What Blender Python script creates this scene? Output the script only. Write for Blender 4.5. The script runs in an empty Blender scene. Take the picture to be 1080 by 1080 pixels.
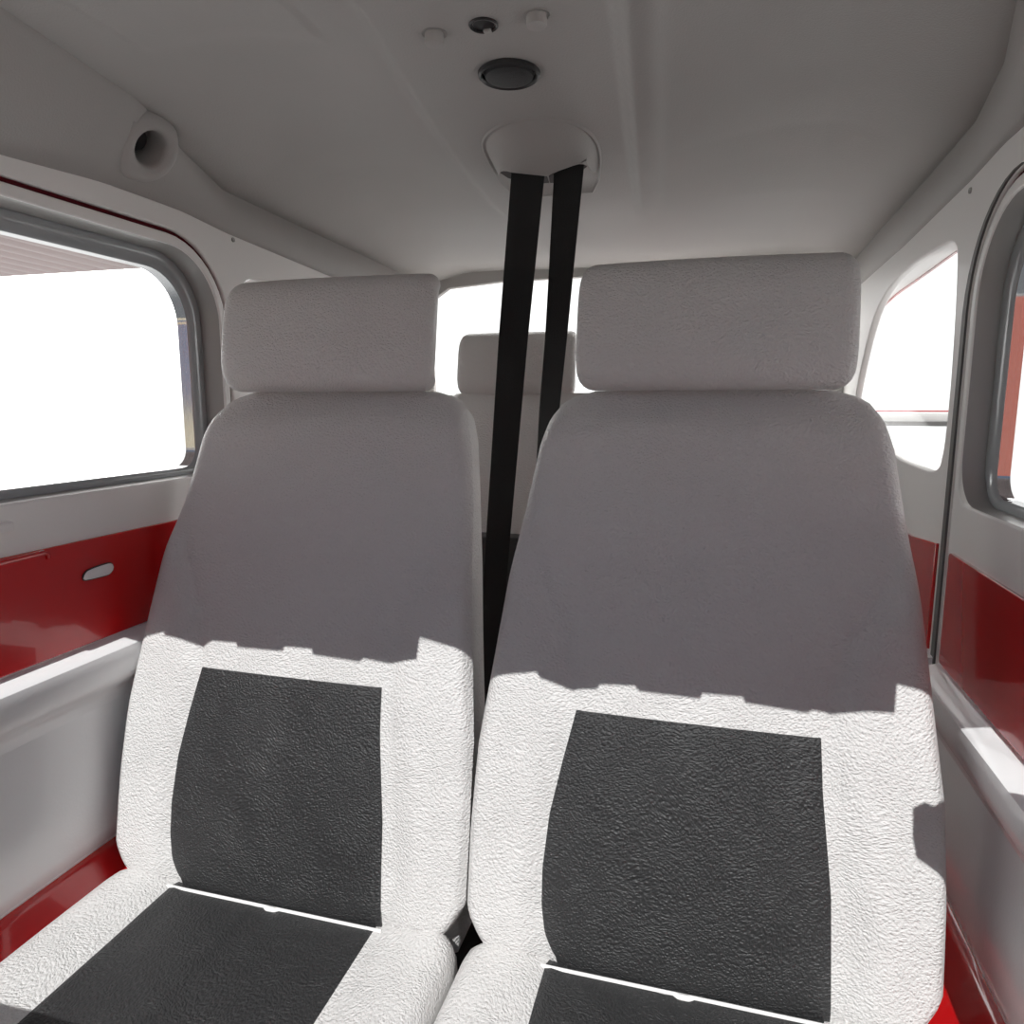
import bpy, bmesh, math, random
from mathutils import Vector, Matrix
random.seed(7)
C = bpy.context.scene.collection
# ---------------------------------------------------------------- measuring helper
# the eye of the photographer is the origin; X to the cabin's left side (picture right), Y towards the tail, Z up
F = 754.163; PT = math.radians(8.73); YW = math.radians(15.5)
fw = Vector((-math.sin(YW)*math.cos(PT), math.cos(YW)*math.cos(PT), -math.sin(PT)))
rt = Vector((math.cos(YW), math.sin(YW), 0)); up = rt.cross(fw)
def at(px, py, X=None, Y=None, Z=None):
    d = fw + rt*((px-540)/F) + up*((540-py)/F)
    t = X/d.x if X is not None else Y/d.y if Y is not None else Z/d.z
    return d*t
XC = -0.24; XL = -0.78; XR = 0.30
def lerp(a, b, t): return a+(b-a)*t
def sstep(a, b, x):
    t = max(0, min(1, (x-a)/(b-a))); return t*t*(3-2*t)
def interp(x, xs, ys):
    if x <= xs[0]: return ys[0]
    for i in range(1, len(xs)):
        if x <= xs[i]: return lerp(ys[i-1], ys[i], (x-xs[i-1])/(xs[i]-xs[i-1]))
    return ys[-1]
# ---------------------------------------------------------------- materials
def mat(name, col, rough=.5, metal=0, coat=0, bump=None, var=0, spec=.5):
    m = bpy.data.materials.new(name); m.use_nodes = True
    nt = m.node_tree; b = nt.nodes['Principled BSDF']
    b.inputs['Base Color'].default_value = (*col, 1); b.inputs['Roughness'].default_value = rough
    b.inputs['Metallic'].default_value = metal; b.inputs['Coat Weight'].default_value = coat
    b.inputs['Coat Roughness'].default_value = .04; b.inputs['Specular IOR Level'].default_value = spec
    tc = nt.nodes.new('ShaderNodeTexCoord')
    if var:
        n = nt.nodes.new('ShaderNodeTexNoise'); n.inputs['Scale'].default_value = 9; n.inputs['Detail'].default_value = 5
        nt.links.new(tc.outputs['Object'], n.inputs['Vector'])
        mx = nt.nodes.new('ShaderNodeMix'); mx.data_type = 'RGBA'
        mx.inputs[6].default_value = (*[c*(1-var) for c in col], 1); mx.inputs[7].default_value = (*[min(1, c*(1+var)) for c in col], 1)
        nt.links.new(n.outputs['Fac'], mx.inputs[0]); nt.links.new(mx.outputs[2], b.inputs['Base Color'])
    if bump:
        sc, st, kind = bump
        n = nt.nodes.new('ShaderNodeTexNoise'); n.inputs['Scale'].default_value = sc; n.inputs['Detail'].default_value = 3
        nt.links.new(tc.outputs['Object'], n.inputs['Vector'])
        h = n.outputs['Fac']
        if kind == 'leather':
            # warp the coordinates so that the grain runs in short wrinkles
            w = nt.nodes.new('ShaderNodeTexNoise'); w.inputs['Scale'].default_value = 9
            nt.links.new(tc.outputs['Object'], w.inputs['Vector'])
            mp = nt.nodes.new('ShaderNodeMapping'); mp.inputs['Rotation'].default_value = (.3, .65, .2); mp.inputs['Scale'].default_value = (1, 1.0, 1.25)
            nt.links.new(tc.outputs['Object'], mp.inputs['Vector'])
            ad = nt.nodes.new('ShaderNodeMixRGB'); ad.blend_type = 'ADD'; ad.inputs[0].default_value = .05
            nt.links.new(mp.outputs[0], ad.inputs[1]); nt.links.new(w.outputs['Color'], ad.inputs[2])
            v = nt.nodes.new('ShaderNodeTexVoronoi'); v.feature = 'SMOOTH_F1'; v.inputs['Scale'].default_value = sc*.62
            v.inputs['Smoothness'].default_value = .5
            nt.links.new(ad.outputs[0], v.inputs['Vector'])
            nt.links.new(ad.outputs[0], n.inputs['Vector'])
            ml = nt.nodes.new('ShaderNodeMath'); ml.operation = 'MULTIPLY_ADD'; ml.inputs[1].default_value = -.7
            nt.links.new(v.outputs['Distance'], ml.inputs[0]); nt.links.new(n.outputs['Fac'], ml.inputs[2])
            h = ml.outputs[0]
        bp = nt.nodes.new('ShaderNodeBump'); bp.inputs['Strength'].default_value = st; bp.inputs['Distance'].default_value = .002
        nt.links.new(h, bp.inputs['Height']); nt.links.new(bp.outputs[0], b.inputs['Normal'])
    return m
M = dict(
    liner=mat('headliner_plastic', (.42, .405, .39), .55, bump=(420, .25, 'n'), var=.03),
    wall=mat('cabin_paint_pale', (.88, .865, .845), .40, coat=.08, bump=(300, .06, 'n')),
    panel=mat('door_plastic_pale', (.88, .88, .885), .25, coat=.3, bump=(260, .08, 'n'), var=.04),
    red=mat('red_gloss_paint', (.58, .004, .006), .25, coat=1.0),
    seal=mat('dark_red_rubber', (.085, .003, .008), .7, spec=.15),
    white=mat('white_leather', (.68, .665, .655), .42, bump=(430, 1.0, 'leather'), var=.025),
    black=mat('black_leather', (.027, .027, .028), .44, bump=(430, .9, 'leather'), var=.06),
    belt=mat('black_webbing', (.010, .010, .010), .7, bump=(700, .5, 'n')),
    blackp=mat('black_plastic', (.020, .020, .021), .38),
    grille=mat('black_grille', (.028, .028, .03), .5, bump=(900, .8, 'n')),
    dark=mat('dark_carpet', (.03, .03, .032), .9, bump=(500, .8, 'n')),
    channel=mat('window_channel_grey', (.36, .35, .335), .30, coat=.3),
    lip=mat('window_lip_grey', (.36, .38, .39), .16, coat=.5),
    chrome=mat('chrome', (.42, .43, .44), .07, metal=1),
    steel=mat('brushed_steel', (.7, .7, .7), .25, metal=1),
    piping=mat('white_piping', (.85, .84, .83), .3),
    post=mat('steel_post', (.15, .15, .15), .3, metal=1),
    wing=mat('wing_paint', (.34, .28, .275), .5),
    wingred=mat('wing_red_paint', (.42, .012, .014), .25, coat=.8),
    stone=mat('tan_stone', (.50, .42, .30), .8, bump=(6, 1, 'n'), var=.3),
    bluew=mat('blue_window', (.12, .15, .22), .6),
    brick=mat('red_render', (.40, .11, .075), .8, var=.1),
    plinth=mat('grey_plinth', (.25, .25, .25), .6),
    jamb=mat('jamb_grey', (.14, .135, .13), .55),
    groove=mat('dark_gap', (.03, .02, .02), .7),
)
def glass_mat():
    m = bpy.data.materials.new('clear_acrylic'); m.use_nodes = True; nt = m.node_tree; nt.nodes.clear()
    o = nt.nodes.new('ShaderNodeOutputMaterial'); mx = nt.nodes.new('ShaderNodeMixShader')
    t = nt.nodes.new('ShaderNodeBsdfTransparent'); t.inputs[0].default_value = (.97, .98, .98, 1)
    g = nt.nodes.new('ShaderNodeBsdfGlossy'); g.inputs['Roughness'].default_value = .0
    fr = nt.nodes.new('ShaderNodeFresnel'); fr.inputs[0].default_value = 1.35
    ml = nt.nodes.new('ShaderNodeMath'); ml.operation = 'MULTIPLY'; ml.inputs[1].default_value = .22
    nt.links.new(fr.outputs[0], ml.inputs[0]); nt.links.new(ml.outputs[0], mx.inputs[0])
    nt.links.new(t.outputs[0], mx.inputs[1]); nt.links.new(g.outputs[0], mx.inputs[2]); nt.links.new(mx.outputs[0], o.inputs[0])
    return m
M['glass'] = glass_mat()
# ---------------------------------------------------------------- object helpers
def link(name, me, m, parent=None, smooth=True, sharp=40):
    o = bpy.data.objects.new(name, me); C.objects.link(o)
    if m: me.materials.append(M[m])
    if parent: o.parent = parent
    if smooth:
        for p in me.polygons: p.use_smooth = True
        me.set_sharp_from_angle(angle=math.radians(sharp))
    return o
def obj(name, bm, m, parent=None, smooth=True, sharp=40):
    bmesh.ops.recalc_face_normals(bm, faces=bm.faces)
    me = bpy.data.meshes.new(name); bm.to_mesh(me); bm.free()
    return link(name, me, m, parent, smooth, sharp)
def thing(name, label, cat, group=None, loc=(0, 0, 0)):
    o = bpy.data.objects.new(name, None); C.objects.link(o); o.location = loc; o.empty_display_size = .05
    o['label'] = label; o['category'] = cat
    if group: o['group'] = group
    return o
def tag(o, label=None, cat=None, group=None, kind=None):
    if label: o['label'] = label
    if cat: o['category'] = cat
    if group: o['group'] = group
    if kind: o['kind'] = kind
    return o
def box(bm, a, b, bev=0, seg=3):
    vs = [bm.verts.new((x, y, z)) for x in (a[0], b[0]) for y in (a[1], b[1]) for z in (a[2], b[2])]
    fs = []
    for idx in ((0,1,3,2),(4,6,7,5),(0,4,5,1),(2,3,7,6),(0,2,6,4),(1,5,7,3)):
        fs.append(bm.faces.new([vs[i] for i in idx]))
    if bev:
        es = list({e for f in fs for e in f.edges})
        bmesh.ops.bevel(bm, geom=es, offset=bev, segments=seg, affect='EDGES', profile=.5)
def B(a, b, bev=0, seg=3):
    bm = bmesh.new(); box(bm, a, b, bev, seg); return bm
def plate(name, outer, holes, origin, ux, uy, thick, m, parent=None, bev=.003):
    """flat panel with holes; 2-D points (u, v) -> origin + u*ux + v*uy, thickness centred"""
    cu = bpy.data.curves.new(name, 'CURVE'); cu.dimensions = '2D'; cu.fill_mode = 'BOTH'
    cu.extrude = thick/2-bev; cu.bevel_depth = bev; cu.bevel_resolution = 2; cu.offset = -bev
    for pts in [outer]+list(holes):
        s = cu.splines.new('POLY'); s.points.add(len(pts)-1); s.use_cyclic_u = True
        for p, q in zip(s.points, pts): p.co = (q[0], q[1], 0, 1)
    t = bpy.data.objects.new('tmp', cu); C.objects.link(t)
    bpy.context.view_layer.update()
    me = bpy.data.meshes.new_from_object(t.evaluated_get(bpy.context.evaluated_depsgraph_get()))
    bpy.data.objects.remove(t)
    ux = Vector(ux); uy = Vector(uy); uz = ux.cross(uy)
    mt = Matrix((ux, uy, uz)).transposed().to_4x4(); mt.translation = Vector(origin)
    me.transform(mt); me.name = name; me.materials.clear()
    return link(name, me, m, parent, True, 30)
def rings(bm, loops, cap0=False, cap1=False, closed=True):
    vs = [[bm.verts.new(p) for p in l] for l in loops]
    for a, b in zip(vs, vs[1:]):
        n = len(a)
        for i in range(n if closed else n-1):
            j = (i+1) % n
            bm.faces.new((a[i], a[j], b[j], b[i]))
    if cap0: bm.faces.new(vs[0])
    if cap1: bm.faces.new(list(reversed(vs[-1])))
    return vs
def tube(bm, pts, r, n=8, closed=False):
    pts = [Vector(p) for p in pts]; L = []
    for i, p in enumerate(pts):
        a = pts[i-1] if (i or closed) else p; b = pts[(i+1) % len(pts)] if (i < len(pts)-1 or closed) else p
        t = (b-a).normalized(); s = t.cross(Vector((0, 0, 1)))
        if s.length < .05: s = t.cross(Vector((0, 1, 0)))
        s.normalize(); u = s.cross(t)
        L.append([p+(s*math.cos(k*2*math.pi/n)+u*math.sin(k*2*math.pi/n))*r for k in range(n)])
    if closed: L.append(L[0])
    rings(bm, L, not closed, not closed)
    if closed: bmesh.ops.remove_doubles(bm, verts=bm.verts, dist=1e-6)
def rrect(u0, v0, u1, v1, r, n=8):
    """rounded rectangle, r = radii at (u0,v0),(u1,v0),(u1,v1),(u0,v1)"""
    if not hasattr(r, '__len__'): r = (r,)*4
    out = []
    for (cx, cy, a0, rr) in ((u0+r[0], v0+r[0], 180, r[0]), (u1-r[1], v0+r[1], 270, r[1]), (u1-r[2], v1-r[2], 0, r[2]), (u0+r[3], v1-r[3], 90, r[3])):
        for k in range(n+1):
            a = math.radians(a0+90*k/n); out.append((cx+rr*math.cos(a), cy+rr*math.sin(a)))
    return out
def smooth_poly(pts, it=2):
    for _ in range(it):
        o = []
        for i in range(len(pts)):
            a, b = pts[i], pts[(i+1) % len(pts)]
            o.append((a[0]*.75+b[0]*.25, a[1]*.75+b[1]*.25)); o.append((a[0]*.25+b[0]*.75, a[1]*.25+b[1]*.75))
        pts = o
    return pts
def lathe(prof, axis_o, axis, n=32):
    """prof = [(radius, distance along axis)]"""
    bm = bmesh.new(); a = Vector(axis).normalized(); s = a.orthogonal().normalized(); t = a.cross(s); o = Vector(axis_o)
    rings(bm, [[o+a*h+(s*math.cos(k*2*math.pi/n)+t*math.sin(k*2*math.pi/n))*max(r, 1e-4) for k in range(n)] for r, h in prof], True, True)
    return bm
FLOOR = -1.0
# ================================================================ THE SETTING
tag(obj('floor', B((XL-.04, -.95, FLOOR-.04), (XR+.04, 2.25, FLOOR)), 'dark'), kind='structure')

# ---- side walls, doors, windows
def side(sx):
    """sx=-1: starboard wall (picture left); +1: port wall (picture right)"""
    X = XL if sx < 0 else XR
    nm = 'left' if sx < 0 else 'right'; num = 1 if sx < 0 else 2
    out = Vector((sx, 0, 0))
    ux = (0, 1, 0); uy = (0, 0, 1)
    rear = 1.047 if sx < 0 else 1.022
    ztop = .246 if sx < 0 else .236
    door_out = rrect(.02, -.62, rear, ztop, (.05, .03, .125, .05), 10)
    hole = rrect(.014, -.626, rear+.006, ztop+.006, (.05, .03, .13, .05), 10)
    outer = [(-.92, -.98), (1.90, -.98), (1.90, .285), (.0, .285), (-.08, .23), (-.60, -.17), (-.92, -.17)]
    # rear quarter window, measured on the right wall and mirrored on the left
    qin = [(at(*p, X=XR).y, at(*p, X=XR).z) for p in ((1010, 275), (1008, 253), (990, 261), (960, 280), (936, 303), (920, 335), (905, 400), (900, 432), (940, 480), (966, 492), (988, 499), (995, 478), (1003, 400))]
    qout = [(at(*p, X=XR+.052).y, at(*p, X=XR+.052).z) for p in ((1016, 275), (1014, 261), (1000, 271), (970, 293), (938, 315), (922, 335), (906, 400), (898, 438), (935, 483), (966, 496), (990, 503), (998, 480), (1008, 400))]
    qin = smooth_poly(qin); qout = smooth_poly(qout)
    th = .014
    tag(plate('wall_'+nm, outer, [hole, qin], (X+sx*th/2, 0, 0), ux, uy, th, 'wall'), kind='structure')
    # quarter window: sloping reveal, red outer edge, pane
    bm = bmesh.new()
    rings(bm, [[(X+sx*.002, y, z) for y, z in qin], [(X+sx*.052, y, z) for y, z in qout]])
    w = tag(obj('window_%d' % (num+2), bm, 'wall'), kind='structure')
    bm = bmesh.new(); tube(bm, [(X+sx*.052, y, z) for y, z in qout], .0035, 8, True); obj('window_edge', bm, 'wingred', w)
    plate('window_pane', qout, [], (X+sx*.056, 0, 0), ux, uy, .003, 'glass', w, .0005)
    # door: skin, window surround, panels
    d = tag(bpy.data.objects.new('door_%d' % num, None), kind='structure'); C.objects.link(d); d.location = (X, .5, -.2)
    bpy.context.view_layer.update(); inv = d.matrix_world.inverted()
    def ch(o, p=None):
        o.parent = p or d
        o.matrix_parent_inverse = inv if p is None else Matrix()
        return o
    wb = -.1155 if sx < 0 else -.124    # sill height
    kd = 1.0 if sx < 0 else .76
    def ring(off, dep, r, zb):
        dep *= kd
        return [(X+sx*dep, y, z) for y, z in rrect(.10+off, zb, rear-off, ztop-off, (.04, max(.025, r-.05), r, .05), 12)]
    first = rrect(.10+.016, wb, rear-.016, ztop-.016, (.04, .03, .105, .05), 12)
    skin = ch(plate('door_skin', door_out, [first], (X+sx*.008, 0, 0), ux, uy, .016, 'wall', None, .003))
    L = [ring(.016, .003, .105, wb), ring(.018, .012, .103, wb), ring(.020, .035, .100, wb)]
    bm = bmesh.new(); rings(bm, L); ch(obj('window_channel', bm, 'channel'))
    L = [ring(.020, .035, .100, wb), ring(.024, .033, .097, wb+.006), ring(.043, .038, .082, wb+.011), ring(.045, .042, .080, wb+.011)]
    bm = bmesh.new(); rings(bm, L); ch(obj('window_lip', bm, 'lip', sharp=75))
    bm = bmesh.new(); rings(bm, [ring(.045, .042, .080, wb+.011), ring(.045, .060, .080, wb+.011)]); ch(obj('window_trim', bm, 'chrome'))
    ch(plate('window_pane', [(p[1], p[2]) for p in ring(.044, .05, .081, wb+.010)], [], (X+sx*.0505*kd, 0, 0), ux, uy, .003, 'glass', None, .0005))
    bm = bmesh.new(); tube(bm, [(X+sx*.008, y, z) for y, z in rrect(.017, -.623, rear+.003, ztop+.003, (.05, .03, .128, .05), 10)], .0045, 6, True)
    ch(obj('door_seal', bm, 'seal'))
    # red painted panel
    rt_, rb = (-.1765, -.314) if sx < 0 else (-.188, -.334)
    ch(plate('red_panel', rrect(.06, rb, rear-.018, rt_, .006, 3), [], (X-sx*.0005, 0, 0), ux, uy, .007, 'red', None, .0015))
    # armrest ledge and lower panel, one swept profile each
    def sweep(name, prof, y0, y1, m, parent):
        bm = bmesh.new()
        rings(bm, [[(X-sx*p, y, z) for p, z in prof] for y in (y0, y1)], True, True)
        o = obj(name, bm, m); 
        return ch(o) if parent else o
    arm = [(-.006, rb-.001), (.004, rb-.004), (.015, rb-.007), (.0255, rb-.0105), (.0290, rb-.0130), (.0300, rb-.018), (.0305, rb-.028), (.029, rb-.040), (.0255, rb-.052), (.019, rb-.062), (.011, rb-.069), (.006, rb-.078), (.004, rb-.090), (-.006, rb-.091)]
    sweep('armrest', arm, .06, rear-.012, 'panel', True)
    low = [(-.005, rb-.088), (.0038, rb-.0885), (.005, rb-.13), (.008, -.50), (.006, -.575), (.0, -.596), (-.004, -.60)]
    sweep('lower_panel', low, .06, rear-.012, 'panel', True)
    # the same strips on the fixed wall behind the door
    tag(plate('trim_%d' % num, [(rear+.037, rb), (1.87, rb), (1.87, rt_-.03), (rear+.16, rt_-.011), (rear+.037, rt_+.001)], [], (X-sx*.0005, 0, 0), ux, uy, .007, 'red', None, .0015), kind='structure')
    tag(sweep('trim_%d' % (num+2), arm, rear+.012, 1.87, 'panel', False), kind='structure')
    # dark jamb strip next to the door gap
    js = [p for p in rrect(.014, -.9, rear+.008, ztop+.008, (.05, .03, .133, .05), 10)[11:33] if p[1] > -.95]
    js = [(rear+.008, rb-.02)]+[p for p in js if p[1] > rb]
    rr = []
    for k, p in enumerate(js):
        wd = lerp(.015, .001, k/(len(js)-1)); cx, cz_ = rear-.125, ztop-.125
        dv = Vector((1, 0)) if p[1] < cz_ else (Vector(p)-Vector((cx, cz_))).normalized()
        q = (p[0]+dv.x*wd, p[1]+dv.y*wd)
        rr.append([(X-sx*.0022, p[0], p[1]), (X-sx*.0022, q[0], q[1]), (X+sx*.004, q[0], q[1]), (X+sx*.004, p[0], p[1])])
    if sx > 0:
        bm = bmesh.new(); rings(bm, rr, True, True)
        tag(obj('trim_%d' % (num+10), bm, 'jamb', smooth=False), kind='structure')
    # red sill running along the floor side
    sill = [(-.02, -.598), (.004, -.600), (.012, -.606), (.050, -.655), (.060, -.662), (.064, -.675), (.066, -.99), (-.02, -.99)]
    bm = bmesh.new(); rings(bm, [[(X-sx*p, y, z) for p, z in sill] for y in (-.5, 1.87)], True, True)
    tag(obj('trim_%d' % (num+4), bm, 'red'), kind='structure')
    # door fittings
    if sx < 0:
        ps = [at(x, y, X=XL+.004) for x, y in ((86, 611), (88, 605), (92, 601), (112, 594), (117, 594), (119, 599), (115, 605), (110, 607), (90, 612))]
        pts = smooth_poly([(p.y, p.z) for p in ps], 1)
        ch(plate('pull_slot', pts, [], (X+.005, 0, 0), ux, uy, .004, 'piping', None, .001))
        bm = bmesh.new(); tube(bm, [(X+.005, y, z) for y, z in pts], .0014, 6, True); ch(obj('slot_bezel', bm, 'groove'))
        a = at(-60, 566, X=XL+.006); b = at(12, 547, X=XL+.006)
        ch(obj('window_latch', B((X-.002, a.y, a.z-.007), (X+.012, b.y, b.z-.002), .004), 'piping'))
        a = at(0, 590, X=XL+.004); b = at(50, 585, X=XL+.004)
        bm = bmesh.new(); tube(bm, [(X+.0045, .45, -.182), (X+.0045, a.y, -.181), (X+.0045, b.y-.006, -.180), (X+.0045, b.y, -.184), (X+.0045, b.y, -.189)], .0032, 8)
        ch(obj('wire_clip', bm, 'red'))
    # wall plugs above the door
    q = at(246, 253, X=XL+.001) if sx < 0 else at(1023, 201, X=XR-.001)
    o = tag(obj('wall_plug', lathe([(.001, 0), (.0035, .001), (.004, -.002)], q, (-sx, 0, 0), 12), 'channel'),
        'small round plug in the pale wall above the '+('left' if sx < 0 else 'right')+' door corner', 'plug')
side(-1); side(1)

# ---- ceiling: headliner as a height field, with the centre console panel pressed into it
def edge_off(y, s):
    if s < 0: return interp(y, [.3, .6, .8, .92, 1.05, 1.25, 2.2], [.43, .435, .465, .50, .535, .538, .538])
    return interp(y, [.3, .6, .8, .92, 1.05, 1.25, 2.2], [.43, .45, .49, .52, .535, .538, .538])
def edge_z(y): return interp(y, [0, .6, .8, .92, 1.05, 1.6, 1.9], [.375, .375, .372, .352, .338, .328, .318])
def console_x(y):
    return (interp(y, [0, .63, .85, 1.17, 1.3, 2], [-.29, -.31, -.345, -.383, -.39, -.39]),
            interp(y, [0, .69, .97, 1.35, 2], [-.098, -.100, -.120, -.147, -.16]))
def ceil_z(x, y):
    s = -1 if x < XC else 1
    t = abs(x-XC)/edge_off(y, s)
    mid = interp(y, [-1, .9, 1.25, 1.55, 1.9], [.348, .350, .352, .347, .338])
    lobe = .036*interp(y, [-1, .8, 1.15, 1.4, 1.9], [.9, .9, 1.0, .45, .1])
    z = mid + lobe*sstep(.12, .62, t)
    z = lerp(z, edge_z(y), sstep(.70, 1.0, t))
    xl, xr = console_x(y)
    f = 1-sstep(1.25, 1.5, y)
    ins = sstep(xl-.022, xl+.004, x)*(1-sstep(xr-.002, xr+.012, x))
    z -= .012*ins*f
    z += .004*math.exp(-((x-xr-.001)/.0025)**2)*f           # fine joint on the right
    z += .005*math.exp(-((x-xl+.012)/.008)**2)*f*0          # left shoulder kept smooth
    z -= .004*math.exp(-((x-(xr+.034))/.012)**2)*f           # second soft rib on the right
    # visor-like rectangular step at the front left
    z -= .004*sstep(-.62, -.60, x)*(1-sstep(-.40, -.385, x))*(1-sstep(.70, .715, y))
    return z
bm = bmesh.new(); NX, NY = 330, 130; G = []
for j in range(NY+1):
    y = lerp(.27, 1.90, j/NY); row = []
    el, er = edge_off(y, -1), edge_off(y, 1)
    for i in range(NX+1):
        x = lerp(XC-el, XC+er, i/NX); row.append(bm.verts.new((x, y, ceil_z(x, y))))
    G.append(row)
for j in range(NY):
    for i in range(NX): bm.faces.new((G[j][i], G[j][i+1], G[j+1][i+1], G[j+1][i]))
tag(obj('ceiling', bm, 'liner', sharp=60), kind='structure')
tag(obj('ceiling_skin', B((XL-.02, .288, .388), (XR+.02, 1.95, .402)), 'wing'), kind='structure').name = 'trim_20'
# fairing between headliner and wall (both sides); the left one carries the air vent
VA = Vector((.84, -.10, -.53)).normalized(); VR = at(152, 155, X=-.7).normalized(); vc = None
for s, nm in ((-1, 'trim_7'), (1, 'trim_8')):
    bm = bmesh.new(); rows = []
    X = XL if s < 0 else XR
    for j in range(121):
        y = lerp(.27, 1.90, j/120); e = edge_off(y, s); ze = edge_z(y)
        zl = interp(y, [0, .67, .85, .95, 1.06, 1.38, 2], [.274, .276, .289, .286, .276, .262, .25])
        a = Vector((XC+s*e, y, ze)); b = Vector((X-s*.004, y, zl))
        r = [a+Vector((s*.000, 0, .02))]
        for k in range(15):
            t = k/14; p = a.lerp(b, t); d = b-a
            n = Vector((d.z, 0, -d.x)); n = n*(1 if n.x*s < 0 else -1)
            n.normalize(); r.append(p+n*(math.sin(math.pi*t)*d.length*.10))
        r.append(b+Vector((s*.008, 0, -.004)))
        rows.append(r)
    rings(bm, rows, closed=False)
    if s < 0:
        vc = min((Vector(p) for r_ in rows for p in r_[1:-1]), key=lambda p: (p-VR*p.dot(VR)).length)
        cut = [f for f in bm.faces if ((f.calc_center_median()-vc)-VA*(f.calc_center_median()-vc).dot(VA)).length < .038 and (f.calc_center_median()-vc).length < .06]
        bmesh.ops.delete(bm, geom=cut, context='FACES')
    tag(obj(nm, bm, 'liner', sharp=50), kind='structure')

# ---- rear wall with the arched back window
ht = [(at(463, 306, Y=1.88).x, at(463, 306, Y=1.88).z), (at(530, 297, Y=1.88).x, at(530, 297, Y=1.88).z), (at(600, 293, Y=1.88).x, at(600, 293, Y=1.88).z)]
arch = [(-.745, .02), (-.775+.02, .20), (-.74, .278), (-.70, ht[0][1]+.003), (ht[1][0], ht[1][1]), (ht[2][0], ht[2][1]), (-.25, ht[2][1]+.001), (-.08, ht[2][1]-.004), (.10, ht[0][1]+.004), (.22, .285), (.27, .20), (.265, .02)]
tag(plate('wall_back', [(XL, -.98), (XR, -.98), (XR, .37), (XL, .37)], [arch], (0, 1.89, 0), (1, 0, 0), (0, 0, 1), .02, 'liner'), kind='structure')
w = tag(plate('window_5', arch, [], (0, 1.905, 0), (1, 0, 0), (0, 0, 1), .003, 'glass', None, .0005), kind='structure')
tag(obj('trim_9', B((XL+.002, 1.79, -.05), (XR-.002, 1.88, .010), .006), 'wall'), kind='structure')

# ---- windscreen header: unseen front edge, notches added to shape the shadow on the seats
SUN = Vector((0.0, 1.0, -1.1)).normalized()
def seat_y0(z): return interp(z, [-.72, -.62, -.556, -.348, .01, .17, .4], [.685, .70, .71, .755, .877, .912, .96])
def seat_y(z): return sum(seat_y0(z+k*.022)*(8-abs(k)) for k in range(-7, 8))/64
def on_seat(px, py):
    z = -.3
    for _ in range(40):
        p = at(px, py, Y=seat_y(z)); z = p.z
    return p
L = [(118,125),(175,113),(176,122),(265,143),(290,130),(350,136),(352,147),(465,158),(470,146),(537,152),(540,166),(655,183),(663,174),(715,184),(800,182),(805,127),(925,160)]
R = [(35,72),(140,65),(150,80),(215,98),(275,98),(280,88),(360,92),(368,104),(505,122),(510,110),(600,117),(605,130),(745,152),(755,145),(800,152),(938,157),(943,92),(1022,110)]
sh = [(100+a/2.348, 620+b/2.35) for a, b in L]+[(500+a/2.118, 680+b/2.118) for a, b in R]
ZH = .335; hp = []
for a, b in sh:
    p = on_seat(a, b); t = (ZH-p.z)/(-SUN.z); q = p-SUN*t
    hp.append((max(q.x, hp[-1][0]+.0004) if hp else q.x, q.y))
outl = [(XL-.04, hp[0][1])]+hp+[(XR+.04, hp[-1][1]), (XR+.04, .42), (XL-.04, .42)]
tag(plate('trim_10', outl, [], (0, 0, ZH+.003), (1, 0, 0), (0, 1, 0), .006, 'liner', None, .0005), kind='structure')
print('header y', min(h[1] for h in hp), max(h[1] for h in hp))
# windscreen, its pillars
bm = bmesh.new(); rings(bm, [[(XL+.0, -.10, .30), (XL, -.60, -.17)], [(XR, -.10, .30), (XR, -.60, -.17)]], closed=False)
bm2 = bmesh.new(); rings(bm2, [[(x, lerp(.25, -.62, t)-.10*math.sin(math.pi*(x-XL)/(XR-XL))*t, lerp(.34, -.17, t)) for t in [k/8 for k in range(9)]] for x in [lerp(XL, XR, i/16) for i in range(17)]], closed=False)
bm.free(); o = obj('window_6', bm2, 'glass'); tag(o, kind='structure')
sm = o.modifiers.new('t', 'SOLIDIFY'); sm.thickness = .004
# cowl / nose shelf in front of the windscreen
tag(obj('wall_front', B((XL, -.95, -.98), (XR, -.90, -.19)), 'wall'), kind='structure')
# instrument panel with glareshield, behind the camera
pz = -.12
cs = [at(*p, Z=-.63) for p in ((0, 1050), (130, 1082))]
gy = cs[0].y-(pz+.63)/(-SUN.z)*SUN.y
ip = thing('instrument_panel', 'dark instrument panel with glareshield facing the front seats', 'instrument panel', loc=(XC, -.3, FLOOR))
def chp(o): o.parent = ip; o.matrix_parent_inverse = Matrix.Translation((-XC, .3, -FLOOR)); return o
gs = bmesh.new(); pr = [(gy-.55, pz-.02), (gy-.05, pz), (gy-.008, pz-.001), (gy, pz-.006), (gy-.004, pz-.02), (gy-.06, pz-.035), (gy-.55, pz-.05)]
rings(gs, [[(x, y, z) for y, z in pr] for x in (XL+.012, XR-.012)], True, True)
chp(obj('glareshield', gs, 'dark'))
chp(obj('panel_face', B((XL+.012, gy-.30, -.60), (XR-.012, gy-.10, pz-.03), .005), 'blackp'))
print('glare y', gy)
for i in range(6):
    for j in range(2):
        x = lerp(XL+.12, XR-.12, i/5); z = pz-.13-j*.12
        g = chp(obj('gauge', lathe([(.035, 0), (.038, .006), (.034, .010), (.032, .006), (.001, .006)], (x, gy-.10, z), (0, 1, 0), 24), 'blackp'))

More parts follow.
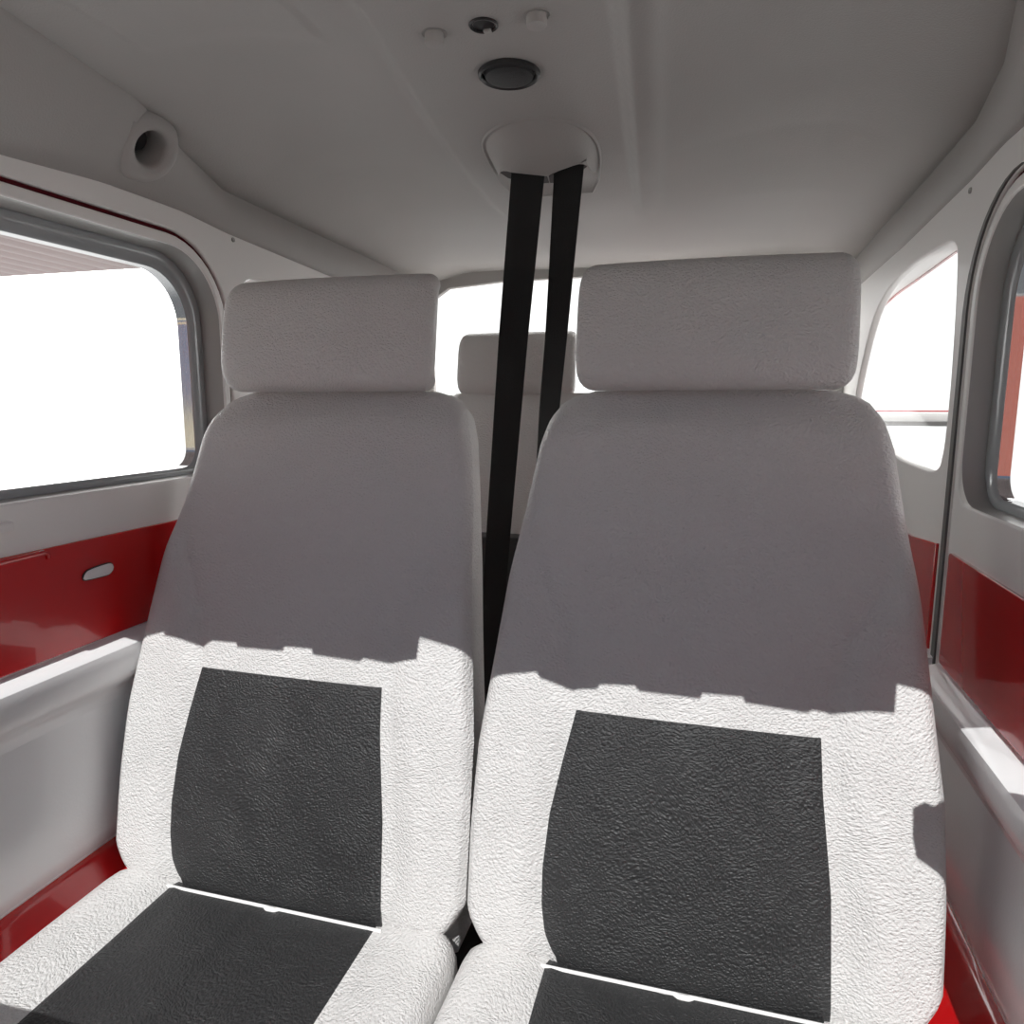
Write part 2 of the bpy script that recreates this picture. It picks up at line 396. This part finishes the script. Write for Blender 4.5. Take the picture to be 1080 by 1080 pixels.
# ================================================================ SEATS
HZ = [-.665, -.635, -.608, -.585, -.50, -.40, -.31, -.21, -.125, -.055, -.020, .000, .010, .014]
HW = [.205, .218, .236, .249, .2495, .247, .237, .226, .214, .204, .194, .181, .163, .142]
def hw(z): return interp(z, HZ, HW)
def crease(z):   # half distance of the bolster line from the seat's middle
    return interp(z, [-.62, -.56, -.46, -.35, -.27, -.20, -.13, -.08], [.150, .158, .150, .134, .145, .185, .215, .25])
def front_y(w, z):
    """backrest surface at (w across, z)"""
    y = seat_y(z)
    c = crease(z); h = hw(z)
    fade = sstep(-.08, -.22, z) if z > -.22 else 1
    a = abs(w)
    # bolsters: raised pads outside the crease
    b = sstep(c+.0, c+.035, a)
    y -= .008*b*fade
    y += .0035*math.exp(-((a-c)/.0035)**2)*fade
    # crown of the upper back, roll over to the top, roll under at the bottom
    y += .020*(a/.25)**2*(1-fade*.6)
    y += .030*sstep(-.06, .014, z)**2
    y += .012*sstep(-.60, -.66, z)
    # edge rounding
    rr = lerp(.012, .020, sstep(-.50, -.30, z))
    e = max(0, (a-(h-rr))/rr); e = min(e, 1)
    y += rr*(1-math.sqrt(max(0, 1-e*e)))*1.0
    return y
def backrest_mesh():
    bm = bmesh.new(); zs = []
    n = 90
    for i in range(n+1):
        t = i/n; zs.append(lerp(-.665, .014, t))
    zs += [.0141]
    L = []
    for z in zs:
        h = hw(z); top = sstep(-.03, .0141, z)
        T = .105-.03*top
        fr = []
        m = 64
        for k in range(m+1):
            u = -1+2*k/m; u = math.sin(u*math.pi/2)*.35+u*.65
            w = u*h; fr.append((w, front_y(w, z), z))
        bk = []
        y0 = front_y(h, z); yc = seat_y(z)+T
        hb = (max(h, .244) if z < -.45 else h)-.012
        for k in range(1, 12):
            bk.append((lerp(h, hb, min(1, k/3)), lerp(y0, yc, k/12), z))
        q = []
        for k in range(0, 9):
            u = 1-2*k/8; q.append((u*(hb-.010), yc+.012*(1-u*u)+(.0 if abs(u) < 1 else -.004), z))
        bl = [(-a[0], a[1], a[2]) for a in reversed(bk)]
        L.append(fr+bk+q+bl)
    # shrink the last rows to close the top softly
    vs = rings(bm, L)
    bm.faces.new(vs[0]); 
    # top cap as a fan with a slight crown
    c = bm.verts.new((0, sum(v.co.y for v in vs[-1])/len(vs[-1]), .016))
    n = len(vs[-1])
    for i in range(n): bm.faces.new((vs[-1][i], vs[-1][(i+1) % n], c))
    return bm
def ins_w(z, s):
    if s < 0: return interp(z, [-.618, -.608, -.59, -.56, -.52, -.46, -.40, -.346], [.138, .144, .153, .158, .159, .154, .142, .130])
    return interp(z, [-.618, -.50, -.40, -.346], [.146, .142, .131, .128])
def insert_mesh(z0, z1):
    bm = bmesh.new(); L = []; F2 = []
    for i in range(41):
        z = lerp(z0, z1, i/40); a, b = -ins_w(z, -1), ins_w(z, 1)
        rowf = []; rowb = []
        for k in range(41):
            w = lerp(a, b, k/40); c = crease(z)-.012; y = min(front_y(max(-c, min(c, w)), z), front_y(w, z))-.0030
            if k in (0, 40) or i in (0, 40): y += .0015
            y += .0008*math.exp(-((w)/.003)**2)
            rowf.append((w, y, z)); rowb.append((w, y+.006, z))
        L.append(rowf+rowb[::-1])
    rings(bm, L, True, True)
    return bm
CT = -.622       # cushion top
def cush_hw(y):
    return interp(y, [.20, .23, .30, .60, .68, .70, .715, .722], [.20, .235, .247, .248, .247, .244, .232, .215])
def cush_z(w, y):
    a = abs(w); h = cush_hw(y)
    z = CT + .012*sstep(.12, .20, a)-.004
    z -= .0025*math.exp(-((a-.148)/.004)**2)
    z -= .016*sstep(.50, .20, y)
    e = min(1, max(0, (a-(h-.028))/.028)); z -= .024*(1-math.sqrt(max(0, 1-e*e)))
    f = min(1, max(0, (y-.695)/.027)); z -= .010*(1-math.sqrt(max(0, 1-f*f)))
    return z
def cushion_mesh():
    bm = bmesh.new(); L = []
    for i in range(71):
        y = lerp(.20, .722, i/70); h = cush_hw(y); r = []
        for k in range(57):
            u = -1+2*k/56; u = math.sin(u*math.pi/2)*.35+u*.65
            r.append((u*h, y, cush_z(u*h, y)))
        zt = r[0][2]
        r += [(h+.001, y, zt-.02), (h+.0015, y, zt-.05), (h-.004, y, -.745), (-h+.004, y, -.745), (-h-.0015, y, zt-.05), (-h-.001, y, zt-.02)]
        L.append(r)
    rings(bm, L, True, True); return bm
def cush_insert():
    bm = bmesh.new(); L = []
    for i in range(51):
        y = lerp(.203, .712, i/50); f = []; b = []
        for k in range(41):
            w = lerp(-.150, .140, k/40); z = cush_z(w, y)+.002
            if k in (0, 40): z -= .0015
            z -= .0012*math.exp(-((w+.02)/.003)**2)
            f.append((w, y, z)); b.append((w, y, z-.006))
        L.append(f+b[::-1])
    rings(bm, L, True, True); return bm
def headrest_mesh(W=.157, z0=.014, z1=.168, yc=.90, T=.085):
    bm = bmesh.new(); L = []; m = 36
    for i in range(m+1):
        u = -1+2*i/m; u = math.sin(u*math.pi/2)
        e = max(0, (abs(u)*W-(W-.016))/.016); sc = 1-.012/.08*(1-math.sqrt(max(0, 1-min(1, e)**2)))*1.3
        x = u*W; r = []
        zc = (z0+z1)/2; H = (z1-z0)/2*sc; TT = T/2*sc
        for k in range(48):
            a = 2*math.pi*k/48; ca, sa = math.cos(a), math.sin(a)
            p = 2/3.6
            zz = zc+H*math.copysign(abs(sa)**p, sa)
            yy = yc-TT*math.copysign(abs(ca)**(2/2.6), ca)
            # lean back, edges of the pad wrap slightly back
            yy += (zz-zc)*.18+.012*u*u
            bkn = .5-.5*math.copysign(abs(ca)**(2/2.6), ca)
            r.append((x*(1-.17*bkn*bkn), yy, zz))
        L.append(r)
    rings(bm, L, True, True); return bm
def make_seat(label, x):
    t = thing('front_seat', label, 'seat', 'pair of front seats', (x, .5, FLOOR))
    inv = Matrix.Translation((0, -.5, -FLOOR))
    def c(o, p=None):
        o.parent = p or t
        if p is None: o.matrix_parent_inverse = inv
        return o
    b = c(obj('backrest', backrest_mesh(), 'white', sharp=50))
    k = c(obj('back_insert', insert_mesh(-.645, -.346), 'black', sharp=50), b); k['label'] = 'black leather insert of the backrest'
    h = c(obj('headrest', headrest_mesh(), 'white', sharp=50))
    for s in (-.065, .065):
        bm = bmesh.new(); tube(bm, [(s, .935, -.03), (s, .925, .06)], .006, 10); c(obj('headrest_post', bm, 'post'))
    q = c(obj('seat_cushion', cushion_mesh(), 'white', sharp=50))
    k = c(obj('seat_insert', cush_insert(), 'black', sharp=50), q); k['label'] = 'black leather stripe of the seat cushion'
    bm = bmesh.new(); tube(bm, [(lerp(-.155, .15, i/20), .697, cush_z(0, .695)+.0025) for i in range(21)], .0022, 8); k = c(obj('piping', bm, 'piping'), q)
    bm = bmesh.new(); tube(bm, [(-.008, .697, CT-.004), (-.002, .694, CT-.001), (.004, .694, CT-.001), (.010, .697, CT-.004)], .0035, 8)
    c(obj('piping_knot', bm, 'piping'), q)
    c(obj('seat_base', B((-.20, .24, -.86), (.20, .70, -.742), .01), 'blackp'))
    for sx in (-.17, .17): c(obj('seat_rail', B((sx-.015, .15, -1.0), (sx+.015, .85, -.975), .003), 'steel'))
    for sx in (-.17, .17):
        for y in (.28, .66): c(obj('leg', B((sx-.012, y-.015, -.976), (sx+.012, y+.015, -.855), .003), 'blackp'))
    return t
s0 = make_seat('white leather front seat with black inserts in front of the left door', -.505)
def copy_tree(o, parent=None):
    c = o.copy(); C.objects.link(c); c.parent = parent
    if parent: c.matrix_parent_inverse = o.matrix_parent_inverse.copy()
    for chd in list(o.children): copy_tree(chd, c)
    return c
bpy.context.view_layer.update()
s1 = copy_tree(s0); s1.location = (-.005, .5, FLOOR); s1['label'] = 'white leather front seat with black inserts nearest to the right door'

# rear bench
rb = thing('rear_bench', 'white leather rear bench with headrests seen between the front seats', 'bench', loc=(XC, 1.6, FLOOR))
rinv = Matrix.Translation((-XC, -1.6, -FLOOR))
def cr(o): o.parent = rb; o.matrix_parent_inverse = rinv; return o
bm = bmesh.new(); Ls = []
for i in range(41):
    z = lerp(-.62, .022, i/40); h = interp(z, [-.62, -.1, -.02, .005, .022], [.46, .455, .435, .42, .39])
    y = interp(z, [-.62, .02], [1.56, 1.70])
    r = []
    for k in range(49):
        u = -1+2*k/48; yy = y+.02*max(0, (abs(u)-.93)/.07)**2+.02*sstep(-.02, .018, z)+.008*math.exp(-(u/.02)**2); r.append((XC+u*h, yy, z))
    r += [(XC+h, y+.08, z), (XC-h, y+.08, z)]
    Ls.append(r)
rings(bm, Ls, True, True); cr(obj('backrest', bm, 'white', sharp=50))
for i, xx in enumerate((-.470, -.01)):
    bm = headrest_mesh(.150, .016, .172, 1.75, .09); bmesh.ops.translate(bm, vec=(xx, 0, 0), verts=bm.verts); cr(obj('headrest', bm, 'white', sharp=50))
cr(obj('seat_cushion', B((XC-.46, 1.16, -.74), (XC+.46, 1.60, -.60), .03), 'white'))
k = cr(obj('back_insert', B((XC-.30, 1.575, -.58), (XC+.30, 1.64, -.312), .004), 'black')); k['label'] = 'black leather insert of the bench back'
cr(obj('bench_base', B((XC-.44, 1.20, FLOOR), (XC+.44, 1.60, -.742), .01), 'blackp'))
# dark console between the front seats
o = tag(obj('centre_console', B((-.290, .30, FLOOR), (-.220, .80, -.755), .006), 'blackp'), 'dark console in the narrow gap between the two front seats', 'console')
bk = thing('belt_buckle', 'black belt buckle down in the gap between the front seat cushions', 'buckle', loc=(-.255, .745, -.735))
o = obj('buckle_body', B((-.011, -.012, 0), (.011, .012, .052), .004), 'blackp', bk); 
o = obj('buckle_stem', B((-.006, -.004, -.025), (.006, .004, .004), .001, 1), 'belt', bk)
o = obj('release_button', B((-.008, -.014, .030), (.008, -.010, .046), .001, 1), 'grille', bk)

# ================================================================ BELTS AND THEIR COVER
def ribbon(name, Lp, Rp, label):
    bm = bmesh.new(); rows = []
    A = [at(x, y, Y=Y) for x, y, Y in Lp]; Bp = [at(x, y, Y=Y) for x, y, Y in Rp]
    n = 40
    def samp(P, t):
        t *= len(P)-1; i = min(int(t), len(P)-2); f = t-i
        return P[i].lerp(P[i+1], f)
    for i in range(n+1):
        a, b = samp(A, i/n), samp(Bp, i/n); d = (b-a).normalized()
        nrm = Vector((d.y, -d.x, 0))*.0008
        r = [a.lerp(b, k/8)+nrm for k in range(9)]; r2 = [a.lerp(b, k/8)-nrm for k in range(8, -1, -1)]
        rows.append(r+r2)
    rings(bm, rows, True, True)
    return tag(obj(name, bm, 'belt', sharp=50), label, 'seat belt', 'shoulder belts from the ceiling cover')
ribbon('seat_belt', [(540, 176, 1.03), (526, 355, 1.10), (510, 610, 1.17), (503, 770, 1.21)],
       [(575, 178, 1.03), (557, 355, 1.115), (534, 610, 1.195), (525, 770, 1.23)], 'wide black shoulder belt hanging in front, left of the two from the ceiling')
ribbon('seat_belt', [(585, 172, 1.04), (575, 355, 1.13), (569, 430, 1.16), (560, 600, 1.2)],
       [(617, 164, 1.03), (598, 355, 1.15), (590, 430, 1.185), (579, 600, 1.23)], 'narrower black shoulder belt vanishing behind the right front seat')
cov = thing('belt_cover', 'pale domed plastic cover on the ceiling where the black belts come out', 'cover', loc=(-.24, 1.05, .34))
# base plate: flat D shape, measured in the ceiling plane
def c3(px, py, z): return at(px, py, Z=z)
zb = .3385
front = [(527, 192), (515, 172), (507, 155), (508, 145), (517, 135), (533, 127), (552, 123), (572, 122), (593, 124), (612, 130), (625, 140), (633, 153), (635, 168), (633, 190)]
for _ in range(2):
    o_ = [front[0]]
    for a, b in zip(front, front[1:]): o_ += [(a[0]*.75+b[0]*.25, a[1]*.75+b[1]*.25), (a[0]*.25+b[0]*.75, a[1]*.25+b[1]*.75)]
    front = o_+[front[-1]]
fr3 = [c3(x, y, zb) for x, y in front]
cen = Vector((-.245, 1.06, zb))
bm = bmesh.new()
full = fr3+[Vector((-.20, 1.22, zb)), Vector((-.33, 1.22, zb))]
rings(bm, [[cen+(p-cen)*1.0+Vector((0, 0, .012)) for p in full], full, [cen+(p-cen)*.975+Vector((0, 0, -.0022)) for p in full], [cen+(p-cen)*.94+Vector((0, 0, .000)) for p in full]], True, True)
def pc(o): o.parent = cov; o.matrix_parent_inverse = Matrix.Translation((.24, -1.05, -.34)); return o
pc(obj('cover_plate', bm, 'liner', sharp=35))
# hood: sweeps down from the front arc to a V-shaped lip
arc = [cen+(p-cen)*.93 for p in fr3[3:-3]]
V = [at(x, y, Y=1.005) for x, y in ((527, 179), (540, 182), (558, 184), (577, 186), (590, 180), (604, 175), (618, 170))]
def poly(P, t):
    t *= len(P)-1; i = min(int(t), len(P)-2); return P[i].lerp(P[i+1], t-i)
rows = []
for j in range(13):
    t = j/12; rows.append([poly(arc, k/24).lerp(poly(V, k/24), t)+Vector((0, 0, -.006*math.sin(math.pi*t))) for k in range(25)])
rows.append([poly(V, k/24)+Vector((0, .003, .002)) for k in range(25)])
rows.append([poly(V, k/24)+Vector((0, .004, .03)) for k in range(25)])
for pts in ([(526, 175), (540, 180), (577, 186), (579, 193), (560, 194), (536, 188), (527, 182)], [(579, 186), (590, 180), (618, 168), (619, 176), (605, 186), (590, 193), (580, 193)]):
    P3 = [c3(x, y, zb-.001) for x, y in pts]; b2 = bmesh.new()
    rings(b2, [P3, [p+Vector((0, 0, .004)) for p in P3]], True, True); k = pc(obj('belt_slot', b2, 'groove', smooth=False)); k['label'] = 'dark slot'
bm = bmesh.new(); rings(bm, rows, closed=False); pc(obj('hood', bm, 'liner', sharp=50))

# ================================================================ CEILING FITTINGS
def cz(p): return ceil_z(p[0], p[1])
DN = (0, 0, -1)
for px, py, lab in ((458, 37, 'pale round ceiling knob left of the black socket'), (566, 18, 'pale round ceiling knob right of the black socket')):
    p = at(px, py-4, Z=.340); z = ceil_z(p.x, p.y)
    t = thing('round_knob', lab, 'knob', 'pale knobs on the ceiling', (p.x, p.y, z))
    obj('knob', lathe([(.0088, -.004), (.0092, .0075), (.0088, .009), (.007, .0098), (.001, .010)], (0, 0, 0), DN, 28), 'liner', t)
    k = obj('knob_recess', lathe([(.0118, -.002), (.0118, .0006), (.0110, .0006), (.0110, -.002)], (0, 0, 0), DN, 28), 'channel', t)
p = at(510, 23, Z=.340); z = ceil_z(p.x, p.y)
t = thing('ceiling_socket', 'small black round socket between the two pale knobs on the ceiling', 'socket', loc=(p.x, p.y, z))
obj('socket_rim', lathe([(.0125, -.003), (.0135, .001), (.0125, .002), (.0105, .0015), (.010, -.002)], (0, 0, 0), DN, 28), 'blackp', t)
obj('socket_cap', lathe([(.0105, -.003), (.0095, .0005), (.001, .0012)], (0, 0, 0), DN, 28), 'blackp', t)
k = obj('socket_tab', B((-.0025, .006, -.0035), (.0045, .0135, .001), .0008, 1), 'liner', t); k['label'] = 'pale tab'
p = at(537, 74, Z=.340); z = ceil_z(p.x, p.y)
t = thing('ceiling_speaker', 'large black round speaker in the ceiling console', 'speaker', loc=(p.x, p.y, z))
obj('speaker_rim', lathe([(.029, -.003), (.0325, .001), (.032, .004), (.030, .0055), (.0275, .003), (.0270, -.002)], (0, 0, 0), DN, 40), 'blackp', t)
obj('speaker_grille', lathe([(.0265, -.003), (.0262, .002), (.0245, .0055), (.018, .0075), (.008, .0082), (.001, .0083)], (0, 0, 0), DN, 40), 'grille', t)
# air vent in the left fairing
t = thing('air_vent', 'round pale air vent with dark hole in the upper left fairing', 'vent', loc=vc)
ax = VA
bm = lathe([(.046, -.040), (.050, -.012), (.047, -.002), (.041, .006), (.034, .0105), (.0285, .0105), (.0245, .007), (.0225, 0), (.0215, -.034), (.001, -.036)], (0, 0, 0), ax, 48)
obj('vent_ring', bm, 'liner', t, sharp=60)
bm = bmesh.new(); s = ax.orthogonal()
k = obj('vent_core', lathe([(.0212, -.0350), (.0212, -.031), (.014, -.022), (.001, -.020)], (0, 0, 0), ax, 32), 'blackp', t); k['label'] = 'black core'

# ================================================================ OUTSIDE
def wing(sx, label):
    X0 = XL-.045 if sx < 0 else XR+.045
    n = 230; prof_n = 1
    bm = bmesh.new(); rows = []
    # chordwise beads: corrugated flap skin along the span
    zt = .315
    xs = [X0+sx*i*.0065 for i in range(n)]+[X0+sx*(n*.0065+k*.25) for k in range(1, 12)]
    for i, x in enumerate(xs):
        bead = .008*abs(math.sin(i*math.pi/8)) if i < n else 0
        te = 1.40+(.0)*abs(x-X0)
        pr = [(-.15, .36), (-.12, .33), (0, .318), (.85, .312), (.86, .312-bead), (te-.03, .302-bead), (te, .300), (te, .304), (.9, .40), (.3, .45), (-.05, .42)]
        rows.append([(x, y, z) for y, z in pr])
    rings(bm, rows, True, True)
    t = tag(obj('wing', bm, 'wing', sharp=25), label, 'wing', 'wings of the aircraft')
wing(-1, 'corrugated wing underside seen through the top of the left door window')
wing(1, 'wing underside above the right door window')
# tail: stabiliser, cone and fin
tl = thing('aircraft_tail', 'grey tailplane far behind, seen through the right rear side window', 'tail', loc=(XC, 5.2, -.12))
bm = bmesh.new()
pr = [(-.22, 0), (-.18, .03), (.1, .045), (.5, .01), (.5, 0), (.1, -.03), (-.18, -.03)]
rings(bm, [[(x, y+abs(x)*.05, z) for y, z in pr] for x in (-1.75, -1.2, 0, 1.2, 1.9)], True, True); obj('stabiliser', bm, 'jamb', tl)
bm = bmesh.new(); tube(bm, [(-1.75, -.20, .065), (1.9, -.19, .065)], .005, 6); k = obj('stabiliser_stripe', bm, 'wingred', tl)
bm = bmesh.new(); Ls = []
for t_, r in ((-3.1, .40), (-1.5, .24), (.6, .08)): Ls.append([(r*math.cos(a*math.pi/8), t_, r*.8*math.sin(a*math.pi/8)-.25) for a in range(16)])
rings(bm, Ls, True, True); k = obj('tail_cone', bm, 'wing', tl)
k = obj('tail_fin', B((-.03, -.1, -.1), (.03, .6, .9), .02), 'wingred', tl)
# buildings ahead of the aircraft, mirrored in the polished window trims
bld = thing('stone_building', 'tan stone building with blue windows mirrored in the left window trim', 'building', loc=(-9, -9.2, -1.9))
obj('facade', B((-5, -.4, 0), (5, 0, 3.75)), 'stone', bld, smooth=False)
for i in range(7):
    for z0, z1 in ((.9, 1.3), (2.05, 2.85), (3.3, 3.6)):
        x = -4.6+i*1.35
        f = obj('window_frame', B((x-.05, 0, z0-.05), (x+1.1, .03, z1+.05)), 'plinth', bld, smooth=False)
        obj('pane', B((x, .031, z0), (x+1.05, .04, z1)), 'bluew', f, smooth=False)
bld = thing('red_building', 'orange red building mirrored in the right window trim', 'building', loc=(5, -9.2, -1.9))
obj('facade', B((-3, -.4, .8), (3, 0, 3.7)), 'brick', bld, smooth=False)
obj('plinth', B((-3, -.4, 0), (3, .02, .8)), 'plinth', bld, smooth=False)
for i in range(3): obj('doorway', B((-2.3+i*1.8, 0, .8), (-1.6+i*1.8, .03, 2.4)), 'plinth', bld, smooth=False)

# unseen plate, added to cast the dark patch on the right seat's outer edge
ps = [on_seat(x, y) for x, y in ((962, 858), (975, 852), (985, 856), (1003, 842), (1012, 900), (1005, 930), (988, 915), (966, 900), (962, 880))]
ps = [p-SUN*((p.y-.25)/SUN.y) for p in ps]
ps = ps[:4]+[Vector((XR+.003, 0, ps[4].z+.012)), Vector((XR+.003, 0, ps[4].z-.006))]+ps[5:]
o = tag(plate('shade_plate', [(p.x, p.z) for p in ps], [], (0, .25, 0), (1, 0, 0), (0, 0, 1), .012, 'blackp', None, .001), 'small black plate added out of view on the right wall to shade the seat edge', 'shade_plate')
# ================================================================ LIGHT, SKY, CAMERA
w = bpy.data.worlds.new('sky'); bpy.context.scene.world = w; w.use_nodes = True
bg = w.node_tree.nodes['Background']; bg.inputs[1].default_value = 1.0
# hazy bright sky around the aircraft, a deeper blue high up towards the sun side
wn = w.node_tree; tc = wn.nodes.new('ShaderNodeTexCoord'); sp = wn.nodes.new('ShaderNodeSeparateXYZ'); mr = wn.nodes.new('ShaderNodeMapRange')
wn.links.new(tc.outputs['Generated'], sp.inputs[0]); wn.links.new(sp.outputs['Y'], mr.inputs['Value'])
mr.inputs['From Min'].default_value = -.55; mr.inputs['From Max'].default_value = .15; mr.interpolation_type = 'SMOOTHSTEP'
def mixc(f, a, b):
    n = wn.nodes.new('ShaderNodeMix'); n.data_type = 'RGBA'
    for i, v in ((6, a), (7, b)):
        if isinstance(v, tuple): n.inputs[i].default_value = (*v, 1)
        else: wn.links.new(v, n.inputs[i])
    wn.links.new(f, n.inputs[0]); return n.outputs[2]
mz = wn.nodes.new('ShaderNodeMapRange'); mz.inputs['From Min'].default_value = -.03; mz.inputs['From Max'].default_value = .12
wn.links.new(sp.outputs['Z'], mz.inputs['Value'])
bright = mixc(mz.outputs[0], (1.35, 1.32, 1.30), (5.4, 5.3, 5.2))      # pale apron below, hazy white sky above
front = mixc(mz.outputs[0], (.45, .45, .46), (.28, .32, .43))
m3 = wn.nodes.new('ShaderNodeMapRange'); m3.inputs['From Min'].default_value = .72; m3.inputs['From Max'].default_value = .92
wn.links.new(sp.outputs['Y'], m3.inputs['Value'])
wn.links.new(mixc(mr.outputs[0], front, mixc(m3.outputs[0], bright, (1.35, 1.33, 1.32))), bg.inputs[0])
sl = bpy.data.lights.new('sun', 'SUN'); sl.energy = 4.1; sl.angle = math.radians(.25); sl.color = (1, .985, .97)
so = bpy.data.objects.new('sun', sl); C.objects.link(so); so.rotation_euler = (-SUN).to_track_quat('Z', 'Y').to_euler(); so.location = (0, -3, 4)
cam = bpy.data.cameras.new('camera'); co = bpy.data.objects.new('camera', cam); C.objects.link(co)
cam.sensor_width = 36; cam.lens = F/1080*36; cam.clip_start = .01
R3 = Matrix((rt, up, -fw)).transposed(); co.matrix_world = R3.to_4x4()
bpy.context.scene.camera = co
vs = bpy.context.scene.view_settings
vs.view_transform = 'Standard'; vs.look = 'None'; vs.gamma = 1; vs.use_curve_mapping = False; vs.exposure = .14
